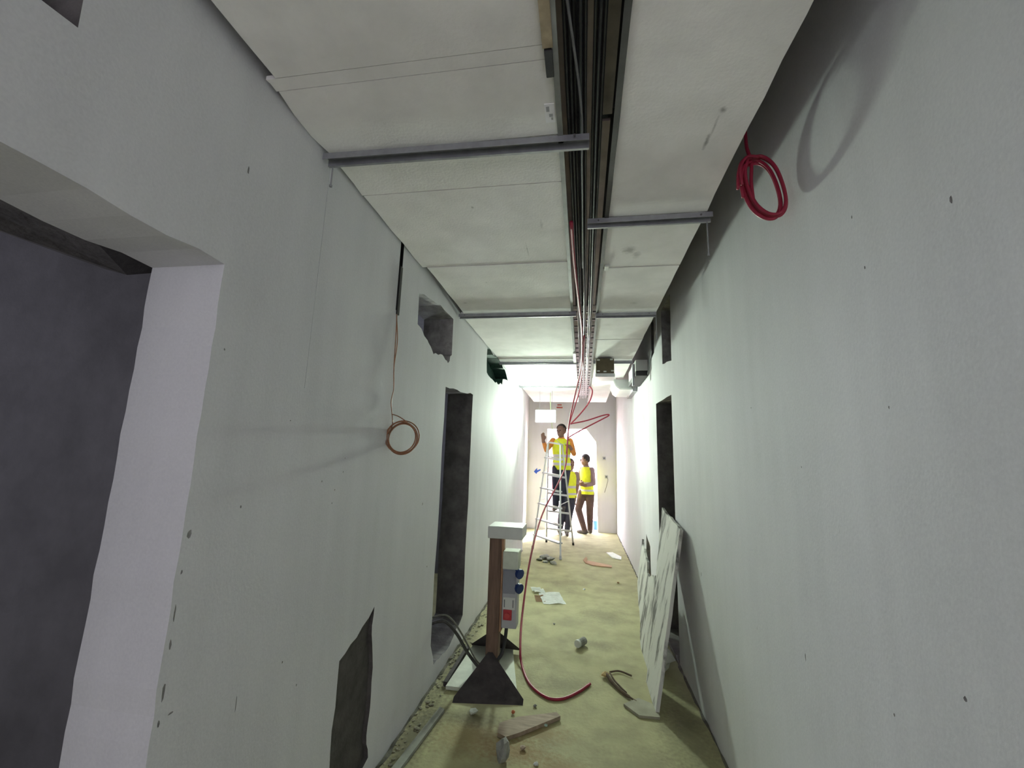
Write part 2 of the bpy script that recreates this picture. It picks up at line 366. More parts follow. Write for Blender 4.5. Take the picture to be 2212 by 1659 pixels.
# furring channels under the boards
def channel(x0, x1, y, z, label, dy=0):
    t = thing('furring_channel', ((x0+x1)/2, y, z), label, 'ceiling channel')
    bm = B(); pr = [(-.026, .022), (-.026, .020), (-.016, .020), (-.014, 0), (.014, 0), (.016, .020), (.026, .020), (.026, .022), (.014, .022), (.012, .003), (-.012, .003), (-.014, .022)]
    pr = [(-.020, 0), (-.018, 0), (-.018, .022), (.016, .022), (.016, -.004), (.026, -.004), (.026, -.002), (.018, -.002), (.018, .024), (-.020, .024)]
    prism(bm, [(x0, y+a-dy*.5, z+b) for a, b in pr], (x1-x0, dy, 0)); obj('profile', bm, GALV, t)
    for xx in (x0+.05, x1-.05):
        bm = B(); cyl(bm, (xx, y-.024, z+.012), (xx, y-.019, z+.012), .004, 8); obj('screw', bm, TRAYM, t)
    return t
channel(-.97, .02, 1.325, ZB-.034, 'galvanised furring channel crossing under the left ceiling boards, nearest the camera', .02)
channel(.02, .57, 1.87, ZB-.034, 'galvanised furring channel under the right ceiling boards just past the red coil')
channel(-.97, -.05, 3.13, ZB-.034, 'galvanised furring channel across the left boards above the square wall vent')
channel(.10, .54, 3.185, ZB-.034, 'galvanised furring channel under the right boards beside the dark upper wall opening')
channel(-.97, -.045, 4.815, ZB-.034, 'thin furring channel across the left boards beside the green wall hole')
channel(.12, .55, 4.78, ZB-.034, 'thin furring channel on the right boards behind the brown hanging box')
channel(-1.0, -.045, 6.48, ZB-.034, 'farthest furring channel on the left boards, above the exit sign')
def rod(x, y, z0, z1, label):
    t = thing('hanger_wire', (x, y, z0), label, 'hanger wire'); bm = B(); cyl(bm, (x, y, z0), (x, y, z1), .003, 6); obj('rod', bm, GALV, t)
    bm = B(); cyl(bm, (x, y, z0), (x, y, z0+.008), .006, 6); obj('nut', bm, GALV, t)
rod(-.955, 1.34, 2.50, ZB-.01, 'short thin hanger wire on the left wall below the nearest furring channel')
rod(-.962, 6.44, 2.50, 2.66, 'short hanger wire at the left end of the farthest furring channel')
rod(.555, 1.89, 2.42, ZB, 'thin hanger wire dangling at the wall end of the right furring channel')
rod(.545, 3.20, 2.40, ZB, 'hanger rod beside the dark upper opening of the right wall')

# ------------------------------------------------------------------ cable tray in the ceiling slot
T = thing('cable_tray', (.015, 3, ZB), 'long steel cable tray running down the middle slot of the ceiling', 'cable tray')
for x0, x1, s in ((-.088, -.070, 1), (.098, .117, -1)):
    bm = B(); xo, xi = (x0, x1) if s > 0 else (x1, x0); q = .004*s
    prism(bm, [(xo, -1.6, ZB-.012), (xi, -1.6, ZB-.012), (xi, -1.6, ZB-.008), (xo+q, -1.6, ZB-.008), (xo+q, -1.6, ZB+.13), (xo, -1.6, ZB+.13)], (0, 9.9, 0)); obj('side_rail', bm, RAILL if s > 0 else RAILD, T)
yy = -1.6; k = 0
for y1, mm in ((1.34, RUBBER), (3.3, RUBBER)):
    bm = B(); box(bm, (-.08, yy+.004, ZB+.10), (.11, y1, ZB+.106)); obj('base_plate', bm, mm, T); yy = y1
for x0, x1, y0, y1 in ((-.082, -.056, -1.6, 3.2), (.010, .030, -1.6, 3.2), (.064, .098, -1.6, 1.33), (.062, .094, 1.36, 3.2)):
    bm = B(); box(bm, (x0, y0, ZB+.070), (x1, y1, ZB+.082)); obj('base_strip', bm, TRAYB if y1 < 1.4 else mat('tray_plate_light', (.30, .25, .23), .5, .15, 10, metal=.3), T)
for i in range(26):
    y = 3.32 + i*.19
    bm = B(); box(bm, (-.085, y, ZB+.052), (.114, y+.028, ZB+.064)); obj('rung', bm, TRAYM, T)
bm = B(); box(bm, (-.084, 3.34, ZB+.12), (.113, 8.3, ZB+.126)); obj('base_plate', bm, mat('tray_plate_grey', (.34, .31, .31), .4, .15, 10, metal=.4), T)
cx = [(-.050, -.038), (-.038, -.026), (-.026, -.014), (-.008, .010), (.004, .022), (.032, .046), (.044, .058), (.056, .070)]
WH = ['leftmost', 'second', 'third', 'fourth', 'fifth', 'sixth', 'seventh', 'rightmost']
for i, (xa, xb) in enumerate(cx):
    z = ZB + .018 + (i % 3)*.009; r = .0052 + .0008*(i % 2)
    pts = [(xa, -1.5, z), (xa+RND.uniform(-.001, .001), .4, z), (xa+RND.uniform(-.001, .001), 1.2, z), ((xa+xb)/2, 2.2, z-.002), (xb, 3.2, z), (xb+RND.uniform(-.001, .001), 4.4, z-.003), (xb, 5.8, z), (xb, 7.9, z-.01)]
    bm = B(); tube(bm, spline(pts, 6), r, 8); setp(obj('tray_cable', bm, BLACKC, None, True), WH[i] + ' black cable of the bundle in the ceiling tray, counted from the left', 'cable', 'black cables in the ceiling tray')
bm = B(); tube(bm, spline([(-.046, .85, ZB+.008), (-.028, 1.0, ZB+.004), (-.012, 1.15, ZB-.001), (-.004, 1.3, ZB-.002), (-.005, 1.5, ZB-.002), (-.003, 1.8, ZB+.002), (-.003, 2.4, ZB+.004)], 6), .004, 8)
setp(obj('grey_cable', bm, GREYC, None, True), 'thin grey cable slanting across the black bundle at the near end of the tray', 'cable')
# bits on the left board edge beside the tray
bm = bbox((-.112, .60, ZB-.016), (-.083, .985, ZB-.003), .002); setp(obj('timber_strip', bm, mat('tan_strip', (.36, .29, .20), .85, .25, 14)), 'tan wooden strip on the board edge left of the tray, top of the picture', 'wood strip')
bm = bbox((-.108, .99, ZB-.018), (-.085, 1.075, ZB-.004), .002); setp(obj('rubber_pad', bm, RUBBER), 'black rectangular pad on the board edge just beyond the tan strip', 'pad')
bm = bbox((-.125, 1.185, ZB-.0015), (-.092, 1.262, ZB+.003), 0); t = obj('paper_label', bm, mat('label_paper', (.92, .91, .95), .8, .03, 8)); setp(t, 'white paper label with grey smudged print stuck under the board by the tray', 'label')
for (a, b_, c_, d_) in ((-.120, 1.195, .010, .020), (-.112, 1.225, .012, .012), (-.106, 1.240, .006, .010)):
    bm = B(); box(bm, (a, b_, ZB-.0022), (a+c_, b_+d_, ZB-.0014)); obj('print_patch', bm, mat('label_ink', (.40, .40, .43), .8), t)
bm = bbox((-.094, 3.2, ZB-.02), (-.075, 4.3, ZB-.008), .001); setp(obj('cable_duct', bm, RUBBER), 'narrow black strip along the left edge of the tray past the second channel', 'strip')
bm = bbox((-.100, 4.36, ZB-.03), (-.070, 5.1, ZB-.008), .001); setp(obj('plastic_strip', bm, WHITEP), 'short white strip at the left edge of the tray above the red cables', 'strip')
bm = bbox((.125, 2.36, ZB-.012), (.150, 2.42, ZB-.001), .002); setp(obj('white_clip', bm, WHITEP), 'small white clip at the tray side of the right ceiling joint', 'clip')

# ------------------------------------------------------------------ red cables
def cable(name, pts, r, m, label, cat='cable', group=None, n=8, sm=7):
    bm = B(); tube(bm, spline(pts, sm), r, n); return setp(obj(name, bm, m, None, True), label, cat, group)
cable('red_cable', [(-0.055, 1.86, 2.603), (-0.05, 2.25, 2.605), (-0.029, 2.9, 2.602), (-0.007, 3.7, 2.60), (-0.018, 4.9, 2.575), (-0.092, 5.6, 2.362), (-0.174, 5.85, 2.016), (-0.195, 5.8, 1.701), (-0.213, 5.7, 1.427), (-0.295, 5.4, 1.203), (-0.442, 5.0, 0.885), (-0.495, 4.4, 0.557), (-0.493, 3.85, 0.224), (-0.459, 3.5, 0.078),
      (-0.424, 3.367, 0.012), (-0.339, 3.138, 0.009), (-0.219, 3.005, 0.009), (-0.117, 3.012, 0.009), (-0.017, 3.118, 0.009), (0.059, 3.237, 0.009)], .009, REDC, 'long red cable dropping from the ceiling tray and curling onto the floor')
cable('red_cable', [(0.014, 3.8, 2.62), (-0.002, 5.0, 2.585), (-0.050, 5.7, 2.377), (-0.180, 5.90, 1.961), (-0.212, 5.86, 1.579)], .008, REDC, 'second red cable beside the long one, ending in the air above the ladder')
cable('red_cable', [(0.10, 6.6, 2.598), (0.115, 6.4, 2.585), (0.142, 6.2, 2.48), (0.097, 6.1, 2.32), (-0.019, 6.0, 2.149), (-0.16, 5.93, 1.985)], .010, REDC, 'red cable bowing out right from the far end of the tray')
cable('red_cable_loop', [(-0.16, 5.88, 1.985), (0.044, 5.9, 2.031), (0.261, 5.9, 2.104), (0.345, 5.9, 2.122), (0.350, 5.9, 2.105), (0.261, 5.9, 2.054), (0.044, 5.9, 1.936), (-0.136, 5.9, 1.831), (-.19, 5.88, 1.79)], .009, REDC, 'stiff red cable bent back into a flat loop pointing right before the doorway')
# red coil at the right wall
K = .87
def sc(p): return (p[0]*K, p[1]*K, 1.5+(p[2]-1.5)*K)
ring = [(0.702, 1.8, 2.80), (0.755, 1.8, 2.805), (0.789, 1.78, 2.749), (0.805, 1.76, 2.657), (0.804, 1.74, 2.56), (0.783, 1.74, 2.51), (0.748, 1.76, 2.522), (0.714, 1.78, 2.577), (0.694, 1.8, 2.668), (0.688, 1.8, 2.744)]
T = thing('red_cable_coil', sc((.75, 1.77, 2.5)), 'coil of red cable hanging from the gap along the right wall', 'cable coil')
r = random.Random(5)
for k in range(4):
    dx, dz, s = r.uniform(-.008, .008), r.uniform(-.006, .006), 1+r.uniform(-.06, .06)
    c0 = Vector((.745, 1.775, 2.66)); pp = [sc(c0 + (Vector(p)-c0)*s + Vector((dx, k*.012-.02, dz))) for p in ring]
    bm = B(); q = spline(pp + pp[:1], 6)[:-1]; tube(bm, q, .0060, 8, True); obj('winding', bm, REDC, T, True)
bm = B(); tube(bm, spline([sc(p) for p in [(0.73, 1.86, 3.1), (0.722, 1.84, 2.974), (0.716, 1.82, 2.888), (.722, 1.80, 2.80), (.712, 1.79, 2.70), (.712, 1.78, 2.60)]], 6), .0065, 8); obj('lead', bm, REDC, T, True)
for ends in ([(.72, 1.78, 2.81), (0.675, 1.77, 2.79), (0.655, 1.77, 2.73), (0.650, 1.77, 2.658)], [(.72, 1.79, 2.80), (0.685, 1.78, 2.77), (0.668, 1.78, 2.70), (0.672, 1.78, 2.624)], [(.74, 1.77, 2.805), (0.69, 1.76, 2.80), (0.662, 1.76, 2.75), (0.664, 1.76, 2.67)]):
    bm = B(); tube(bm, spline([sc(p) for p in ends], 6), .0055, 8); obj('tail', bm, REDC, T, True)
# brown wire coil on the left wall
T = thing('wire_coil', (-.89, 2.03, 1.5), 'thin brown wire hanging from a slot in the left wall, coiled at its end', 'wire coil')
for k in range(4):
    r_ = .082 + r.uniform(-.007, .007); dx, dz, ph = r.uniform(-.006, .006), r.uniform(-.005, .005), r.uniform(0, 6)
    q = [(-.890+dx + r_*math.cos(a), 2.03+.012*math.sin(a+ph)+k*.004, 1.583+dz + .95*r_*math.sin(a)) for a in (2*math.pi*i/40 for i in range(40))]
    bm = B(); tube(bm, q, .0034, 6, True); obj('winding', bm, COPPER, T, True)
for dx in (0, .005):
    bm = B(); tube(bm, spline([(-.982+dx, 2.035, 2.30), (-.972, 2.03, 2.212), (-.968+dx*2, 2.03, 2.08), (-.965, 2.03, 1.94), (-.957, 2.03, 1.83), (-.965, 2.03, 1.76), (-.948, 2.03, 1.65), (-.968, 2.03, 1.60)], 6), .0026, 6); obj('lead', bm, COPPER, T, True)
bm = B(); tube(bm, spline([(-.957, 2.03, 1.70), (-.91, 2.02, 1.685), (-.862, 2.02, 1.655), (-.822, 2.02, 1.62)], 6), .0026, 6); obj('tail', bm, COPPER, T, True)
bm = B(); box(bm, (-.978, 2.022, 2.23), (-.968, 2.048, 2.50)); 
setp(obj('conduit', bm, BLACKC), 'black conduit end in the wall slot above the brown wire coil', 'conduit')

# ------------------------------------------------------------------ exit sign
T = thing('exit_sign', (-.60, 7.0, 2.1), 'lit white and green exit sign hanging from the ceiling before the doorway', 'exit sign')
obj('housing', bbox((-.77, 7.0, 2.09), (-.43, 7.05, 2.30), .004), WHITEP, T)
SIGNM = mat('lit_sign_face', (.8, 1, .8), .5, 0.01, 2, emit=(.90, 1.0, .88), estr=6)
bm = B(); box(bm, (-.762, 6.994, 2.098), (-.438, 6.999, 2.292)); obj('lit_face', bm, SIGNM, T)
# the beam of the lit sign, towards the near end of the corridor
sl = area_light('exit_sign_light', (-.60, 6.985, 2.195), (rad(-91), 0, 0), .32, .19, 14.5, (.83, 1.0, .82)); sl.rotation_euler = (rad(-91), 0, rad(7)); sl.data.spread = rad(118)
for x in (-.70, -.50):
    bm = B(); cyl(bm, (x, 7.025, 2.30), (x, 7.025, ZB+.01), .003, 6); obj('suspension_wire', bm, GALV, T)
cable('sign_wire', [(-.531, 7.075, 2.60), (-.531, 7.075, 2.434), (-.521, 7.075, 2.30), (-.505, 7.09, 2.10), (-.49, 7.09, 2.0), (-0.452, 7.1, 1.877), (-0.388, 7.2, 1.784), (-0.323, 7.3, 1.751), (-.29, 7.6, 1.78)], .006, GREENW, 'pale green wire sagging from the exit sign towards the man on the ladder')

# ------------------------------------------------------------------ ducts on the right
T = thing('ceiling_box', (.24, 4.72, 2.42), 'brown box with white stickers hanging under the right ceiling boards', 'box')
obj('body', bbox((.145, 4.62, 2.435), (.338, 4.86, 2.60), .004), mat('olive_brown_box', (.125, .10, .06), .8, .15, 8), T)
obj('base_pan', bbox((.138, 4.61, 2.395), (.345, 4.87, 2.433), .003), DUCTM, T)
for (a, b_) in ((.155, 2.575), (.295, 2.58), (.155, 2.452), (.225, 2.447), (.305, 2.455)):
    bm = B(); box(bm, (a, 4.614, b_), (a+.03, 4.619, b_+.014)); obj('sticker', bm, WHITEP, T)
for x in (.17, .31):
    for y in (4.66, 4.82):
        bm = B(); cyl(bm, (x, y, 2.60), (x, y, ZB+.002), .004, 6); obj('hanger_rod', bm, GALV, T)
T = thing('air_duct', (.6, 6.0, 2.46), 'silvery sheet metal duct elbow coming out of the right wall below the ceiling', 'duct')
bm = B(); prism(bm, [(.42, 5.9, 2.60), (.455, 5.9, 2.52), (.50, 5.9, 2.485), (.665, 5.9, 2.485), (.665, 5.9, 2.61), (.43, 5.9, 2.61)], (0, .7, 0)); obj('duct_body', bm, DUCTM, T)
bm = B(); prism(bm, [(.41, 5.895, 2.595), (.45, 5.895, 2.505), (.50, 5.895, 2.466), (.668, 5.895, 2.466), (.668, 5.895, 2.487), (.505, 5.895, 2.487), (.46, 5.895, 2.524), (.425, 5.895, 2.60)], (0, .71, 0)); obj('bottom_flange', bm, mat('bright_flange', (.8, .82, .8), .35, .05, 5, metal=.3), T)
bm = B(); box(bm, (.670, 5.86, 2.44), (.728, 6.62, 2.612)); obj('wall_collar', bm, GALV, T)
T = thing('duct_panel', (.71, 5.2, 2.4), 'pale sheet metal duct section with a black lower edge against the right wall', 'duct')
obj('panel', bbox((.592, 4.86, 2.515), (.726, 5.6, 2.64), .004), mat('dull_duct_sheet', (.50, .51, .49), .55, .1, 5, metal=.2), T)
obj('lower_edge', bbox((.592, 4.855, 2.455), (.726, 5.6, 2.510), .004), RUBBER, T)
obj('side_strap', bbox((.566, 4.95, 2.36), (.588, 5.0, 2.61), .002), GALV, T)
bm = B(); beam(bm, (.718, 4.85, 2.47), (.722, 4.55, 2.66), .008, .012); obj('stay', bm, GALV, T)

# ------------------------------------------------------------------ site power stand (left foreground)
T = thing('power_stand', (-.62, 3.2, 0), 'temporary site power stand of brown post, socket box and dark triangular feet', 'power stand')
bm = B(); prism(bm, [(-.87, 2.96, .004), (-.40, 2.96, .004), (-.53, 3.60, .004), (-.85, 3.60, .004)], (0, 0, .022)); obj('base_board', bm, OFFW, T)
bm = B(); box(bm, (-.90, 3.0, .0), (-.873, 3.56, .03)); obj('base_edge_strip', bm, DARKWOOD, T)
obj('post', bbox((-.657, 3.155, .026), (-.570, 3.245, .925), .004), WOOD, T)
bm = B(); prism(bm, [(-.785, 2.83, .0), (-.355, 2.90, .0), (-.605, 3.12, .155), (-.635, 3.12, .155)], (0, .028, .020)); obj('foot', bm, DARKWOOD, T)
bm = B(); prism(bm, [(-.86, 3.60, .02), (-.47, 3.60, .02), (-.60, 3.32, .24), (-.64, 3.32, .24)], (0, -.026, .02)); obj('foot', bm, DARKWOOD, T)
obj('rain_cap', bbox((-.666, 3.12, .928), (-.415, 3.36, 1.012), .006), WHITEP, T)
obj('back_batten', bbox((-.570, 3.17, .30), (-.556, 3.24, .92), .002), mat('light_batten', (.42, .25, .15), .7, .2, 8), T)
bxo = obj('socket_box', bbox((-.553, 3.16, .33), (-.447, 3.27, .835), .006), GREYP, T)
def sub(name, bm, m): 
    o = obj(name, bm, m); o.parent = bxo; o.location = (0, 0, 0); return o
sub('top_cover', bbox((-.556, 3.150, .72), (-.443, 3.28, .84), .006), OFFW)
sub('shade_panel', bbox((-.546, 3.150, .56), (-.460, 3.162, .715), .003), mat('box_front_shade', (.22, .23, .27), .4, .1, 5))  # bluish shadow zone of the box front, put in as a darker panel
sub('breaker_panel', bbox((-.545, 3.152, .455), (-.460, 3.160, .535), .002), WHITEP)
bm = B(); box(bm, (-.536, 3.149, .470), (-.531, 3.153, .520)); sub('breaker_slot', bm, DGREYP)
bm = B(); box(bm, (-.475, 3.149, .470), (-.470, 3.153, .520)); sub('breaker_slot', bm, DGREYP)
sub('red_button_plate', bbox((-.540, 3.144, .388), (-.480, 3.161, .455), .004), REDP)
bm = B(); cyl(bm, (-.51, 3.146, .421), (-.51, 3.128, .421), .018, 16); sub('red_button', bm, mat('button_red_light', (.55, .07, .07), .4, .05, 5))
for z in (.695, .598):
    bm = B(); cyl(bm, (-.470, 3.19, z+.004), (-.434, 3.165, z-.002), .030, 16); sub('blue_socket', bm, BLUEP)
    bm = B(); cyl(bm, (-.436, 3.168, z-.002), (-.426, 3.160, z-.004), .034, 16); sub('socket_lid', bm, BLUEP)
bm = B(); tube(bm, spline([(-.52, 3.2, .34), (-.528, 3.2, .25), (-.545, 3.18, .16), (-.59, 3.14, .11)], 6), .012, 8); obj('tail_cable', bm, RUBBER, T, True)
cable('supply_cable', [(-1.25, 2.98, .30), (-1.08, 2.97, .345), (-0.965, 2.98, .395), (-0.9, 2.99, .395), (-0.835, 3.04, .31), (-0.79, 3.13, .18), (-0.745, 3.18, .095), (-0.70, 3.18, .055), (-.675, 3.18, .045)], .0105, mat('worn_black_cable', (.06, .058, .052), .6, .25, 30), 'thick black cable arching from the left wall opening to the power stand')
cable('supply_cable', [(-1.2, 3.0, .33), (-1.06, 3.01, .385), (-0.95, 3.02, .425), (-0.885, 3.03, .41), (-0.82, 3.08, .31), (-0.77, 3.17, .17), (-0.73, 3.21, .085), (-.69, 3.22, .05)], .006, mat('grey_green_cable', (.16, .16, .13), .6, .25, 30), 'thinner grey cable arching beside the thick black one to the power stand')

# ------------------------------------------------------------------ leaning boards (right foreground)
def lean(name, poly, x0, k, t, m, label, cat, parent=None):
    bm = B(); P = [(x0 + k*z, y, z) for y, z in poly]; prism(bm, P, (t, 0, -t*k)); 
    o = obj(name, bm, [m, PLYEDGE]); 
    if label: setp(o, label, cat)
    return o
r = random.Random(9)
pA = jag((2.98, 0.008), (3.28, 1.04), 12, .007, r) + jag((3.28, 1.04), (4.06, 1.11), 6, .010, r) + jag((4.06, 1.11), (3.72, .60), 8, .010, r) + jag((3.72, .60), (3.36, .008), 6, .006, r) + [(3.36, .008)]
lean('leaning_board', pA, .44, .232, .022, SCRAPED, 'tall scraped white board leaning on the right wall', 'board')
pB = jag((3.42, .008), (3.80, .60), 6, .01, r) + jag((3.80, .60), (4.05, .52), 3, .02, r) + jag((4.05, .52), (4.75, .72), 7, .03, r) + jag((4.75, .72), (4.6, .35), 4, .03, r) + jag((4.6, .35), (3.9, .008), 10, .02, r) + [(3.9, .008)]
lean('broken_board', pB, .475, .19, .02, SCRAPED, 'broken jagged white board tucked behind the tall leaning board', 'board')
bm = B(); prism(bm, [(.26, 3.03, .001), (.34, 2.925, .001), (.46, 2.93, .001), (.47, 3.05, .001), (.36, 3.12, .001)], (0, 0, .014)); setp(obj('board_fragment', bm, mat('dusty_board', (.33, .32, .24), .9, .15, 8)), 'flat dusty board fragment on the floor under the leaning board', 'board')
bm = B(); prism(bm, [(.725, 5.05, .34), (.725, 5.30, .46), (.725, 5.32, .30), (.725, 5.10, .24)], (-.012, 0, 0)); setp(obj('cardboard_flap', bm, CARD), 'brown cardboard flap stuck in the low hole of the right wall', 'cardboard')
setp(obj('rubble_lump', rock((.60, 3.55, .0), .06, 4, (1, 1.2, 1.2)), OFFW), 'pale lump of rubble behind the tall leaning board', 'rubble')

# ------------------------------------------------------------------ ladder
T = thing('step_ladder', (-.48, 7.5, 0), 'aluminium A-frame step ladder standing before the bright doorway', 'ladder')
P1b, P3b, P2b, P4b = Vector((-.82, 7.5, 0)), Vector((-.32, 6.85, 0)), Vector((-.64, 8.17, 0)), Vector((-.15, 8.05, 0))
P1t, P3t, P2t, P4t = Vector((-.60, 7.62, 1.78)), Vector((-.37, 7.32, 1.74)), Vector((-.60, 7.70, 1.78)), Vector((-.34, 7.45, 1.74))
for a, b_ in ((P1b, P1t), (P3b, P3t), (P2b, P2t), (P4b, P4t)):
    bm = B(); beam(bm, a+(b_-a)*.02, b_, .045, .025, (1, 0, 0)); st = obj('stile', bm, ALU, T)
    bm = B(); beam(bm, a+Vector((0, 0, .001)), a+(b_-a)*.03, .055, .034, (1, 0, 0)); obj('rubber_foot', bm, RUBBER if a is not P3b else GREYP, T)
for i in range(6):
    f = .13 + i*.145
    bm = B(); a, b_ = P1b.lerp(P1t, f), P3b.lerp(P3t, f); beam(bm, a, b_, .075, .022); obj('tread', bm, ALU, T)
for i in range(5):
    f = .143 + i*.18
    bm = B(); a, b_ = P2b.lerp(P2t, f), P4b.lerp(P4t, f); beam(bm, a, b_, .03, .03); obj('rung', bm, ALU, T)
bm = B(); beam(bm, P1b.lerp(P1t, .45), P2b.lerp(P2t, .45), .018, .006); obj('spreader', bm, ALU, T)
bm = B(); beam(bm, P3b.lerp(P3t, .45), P4b.lerp(P4t, .45), .018, .006); obj('spreader', bm, ALU, T)
bm = B(); prism(bm, [tuple(p) for p in (P1t, P3t, P4t, P2t)], (0, 0, .03)); obj('top_cap', bm, ALU, T)

# ------------------------------------------------------------------ people
SKIN = mat('skin', (.20, .11, .08), .6, .08, 10)
HAIR = mat('dark_hair', (.018, .015, .014), .7, .2, 60)
NAVY = mat('navy_work_cloth', (.030, .033, .055), .9, .2, 12, .2, 60)
BROWNT = mat('brown_work_cloth', (.10, .062, .055), .9, .2, 12, .2, 60)
MAUVE = mat('mauve_shirt', (.26, .19, .20), .9, .12, 12)
ORANGE = mat('orange_shirt', (.62, .24, .05), .9, .12, 12)
SHOE = mat('work_boot', (.10, .085, .08), .8, .2, 12)
def vest_mat(name, bands):
    m = mat(name, (.70, .78, .035), .8, .08, 10)
    nt = m.node_tree; N = nt.nodes.new; L = nt.links.new; b = nt.nodes['Principled BSDF']
    src = b.inputs['Base Color'].links[0].from_socket
    tc = N('ShaderNodeTexCoord'); sx = N('ShaderNodeSeparateXYZ'); L(tc.outputs['Object'], sx.inputs[0]); prev = src
    for z0, z1 in bands:
        c = N('ShaderNodeMath'); c.operation = 'COMPARE'; c.inputs[1].default_value = (z0+z1)/2; c.inputs[2].default_value = (z1-z0)/2
        L(sx.outputs['Z'], c.inputs[0]); x = N('ShaderNodeMix'); x.data_type = 'RGBA'; L(c.outputs[0], x.inputs[0]); L(prev, x.inputs[6]); x.inputs[7].default_value = (.50, .50, .52, 1); prev = x.outputs[2]
    L(prev, b.inputs['Base Color']); return m
def ell(bm, c, rx, ry, yaw, n=18):
    c = Vector(c); a, b_ = Vector((math.cos(yaw), math.sin(yaw), 0)), Vector((-math.sin(yaw), math.cos(yaw), 0))
    return [bm.verts.new(c + a*rx*math.cos(t) + b_*ry*math.sin(t)) for t in (2*math.pi*k/n for k in range(n))]
def loft(bm, secs, yaw, cap=True):
    R = [ell(bm, c, rx, ry, yaw) for c, rx, ry in secs]
    for a, b_ in zip(R, R[1:]):
        for k in range(len(a)): bm.faces.new((a[k], a[(k+1) % len(a)], b_[(k+1) % len(a)], b_[k]))
    if cap: bm.faces.new(R[0][::-1]); bm.faces.new(R[-1])
def ball(bm, c, r, sx=1, sy=1, sz=1):
    mtx = Matrix.Translation(c) @ Matrix.Diagonal((sx, sy, sz, 1)); bmesh.ops.create_uvsphere(bm, u_segments=14, v_segments=10, radius=r, matrix=mtx)
def limb(bm, pts, rs):
    for i in range(len(pts)-1): tube(bm, [pts[i], Vector(pts[i]).lerp(Vector(pts[i+1]), .35), pts[i+1]], [rs[i], rs[i]*.6+rs[i+1]*.4 + .004, rs[i+1]], 12)
    for p, q in zip(pts, rs): ball(bm, Vector(p), q)
def hand(bm, wrist, d, side, s):
    """palm and five bent fingers; d = direction of the hand, side = towards the thumb"""
    d = Vector(d).normalized(); n = d.cross(Vector(side)).normalized(); sd = n.cross(d).normalized(); w = Vector(wrist)
    limb(bm, [w, w + d*.045*s, w + d*.085*s], [.026*s, .032*s, .030*s])
    for k, ln in enumerate((.068, .078, .072, .056)):
        o_ = w + d*.085*s + sd*(.026 - .0175*k)*s
        limb(bm, [o_, o_ + (d*.6*ln + n*.18*ln)*s, o_ + (d*.9*ln + n*.55*ln)*s], [.0105*s, .0100*s, .0088*s])
    o_ = w + d*.03*s + sd*.026*s
    limb(bm, [o_, o_ + (d*.028 + sd*.022)*s, o_ + (d*.058 + sd*.026 + n*.012)*s], [.012*s, .0115*s, .010*s])
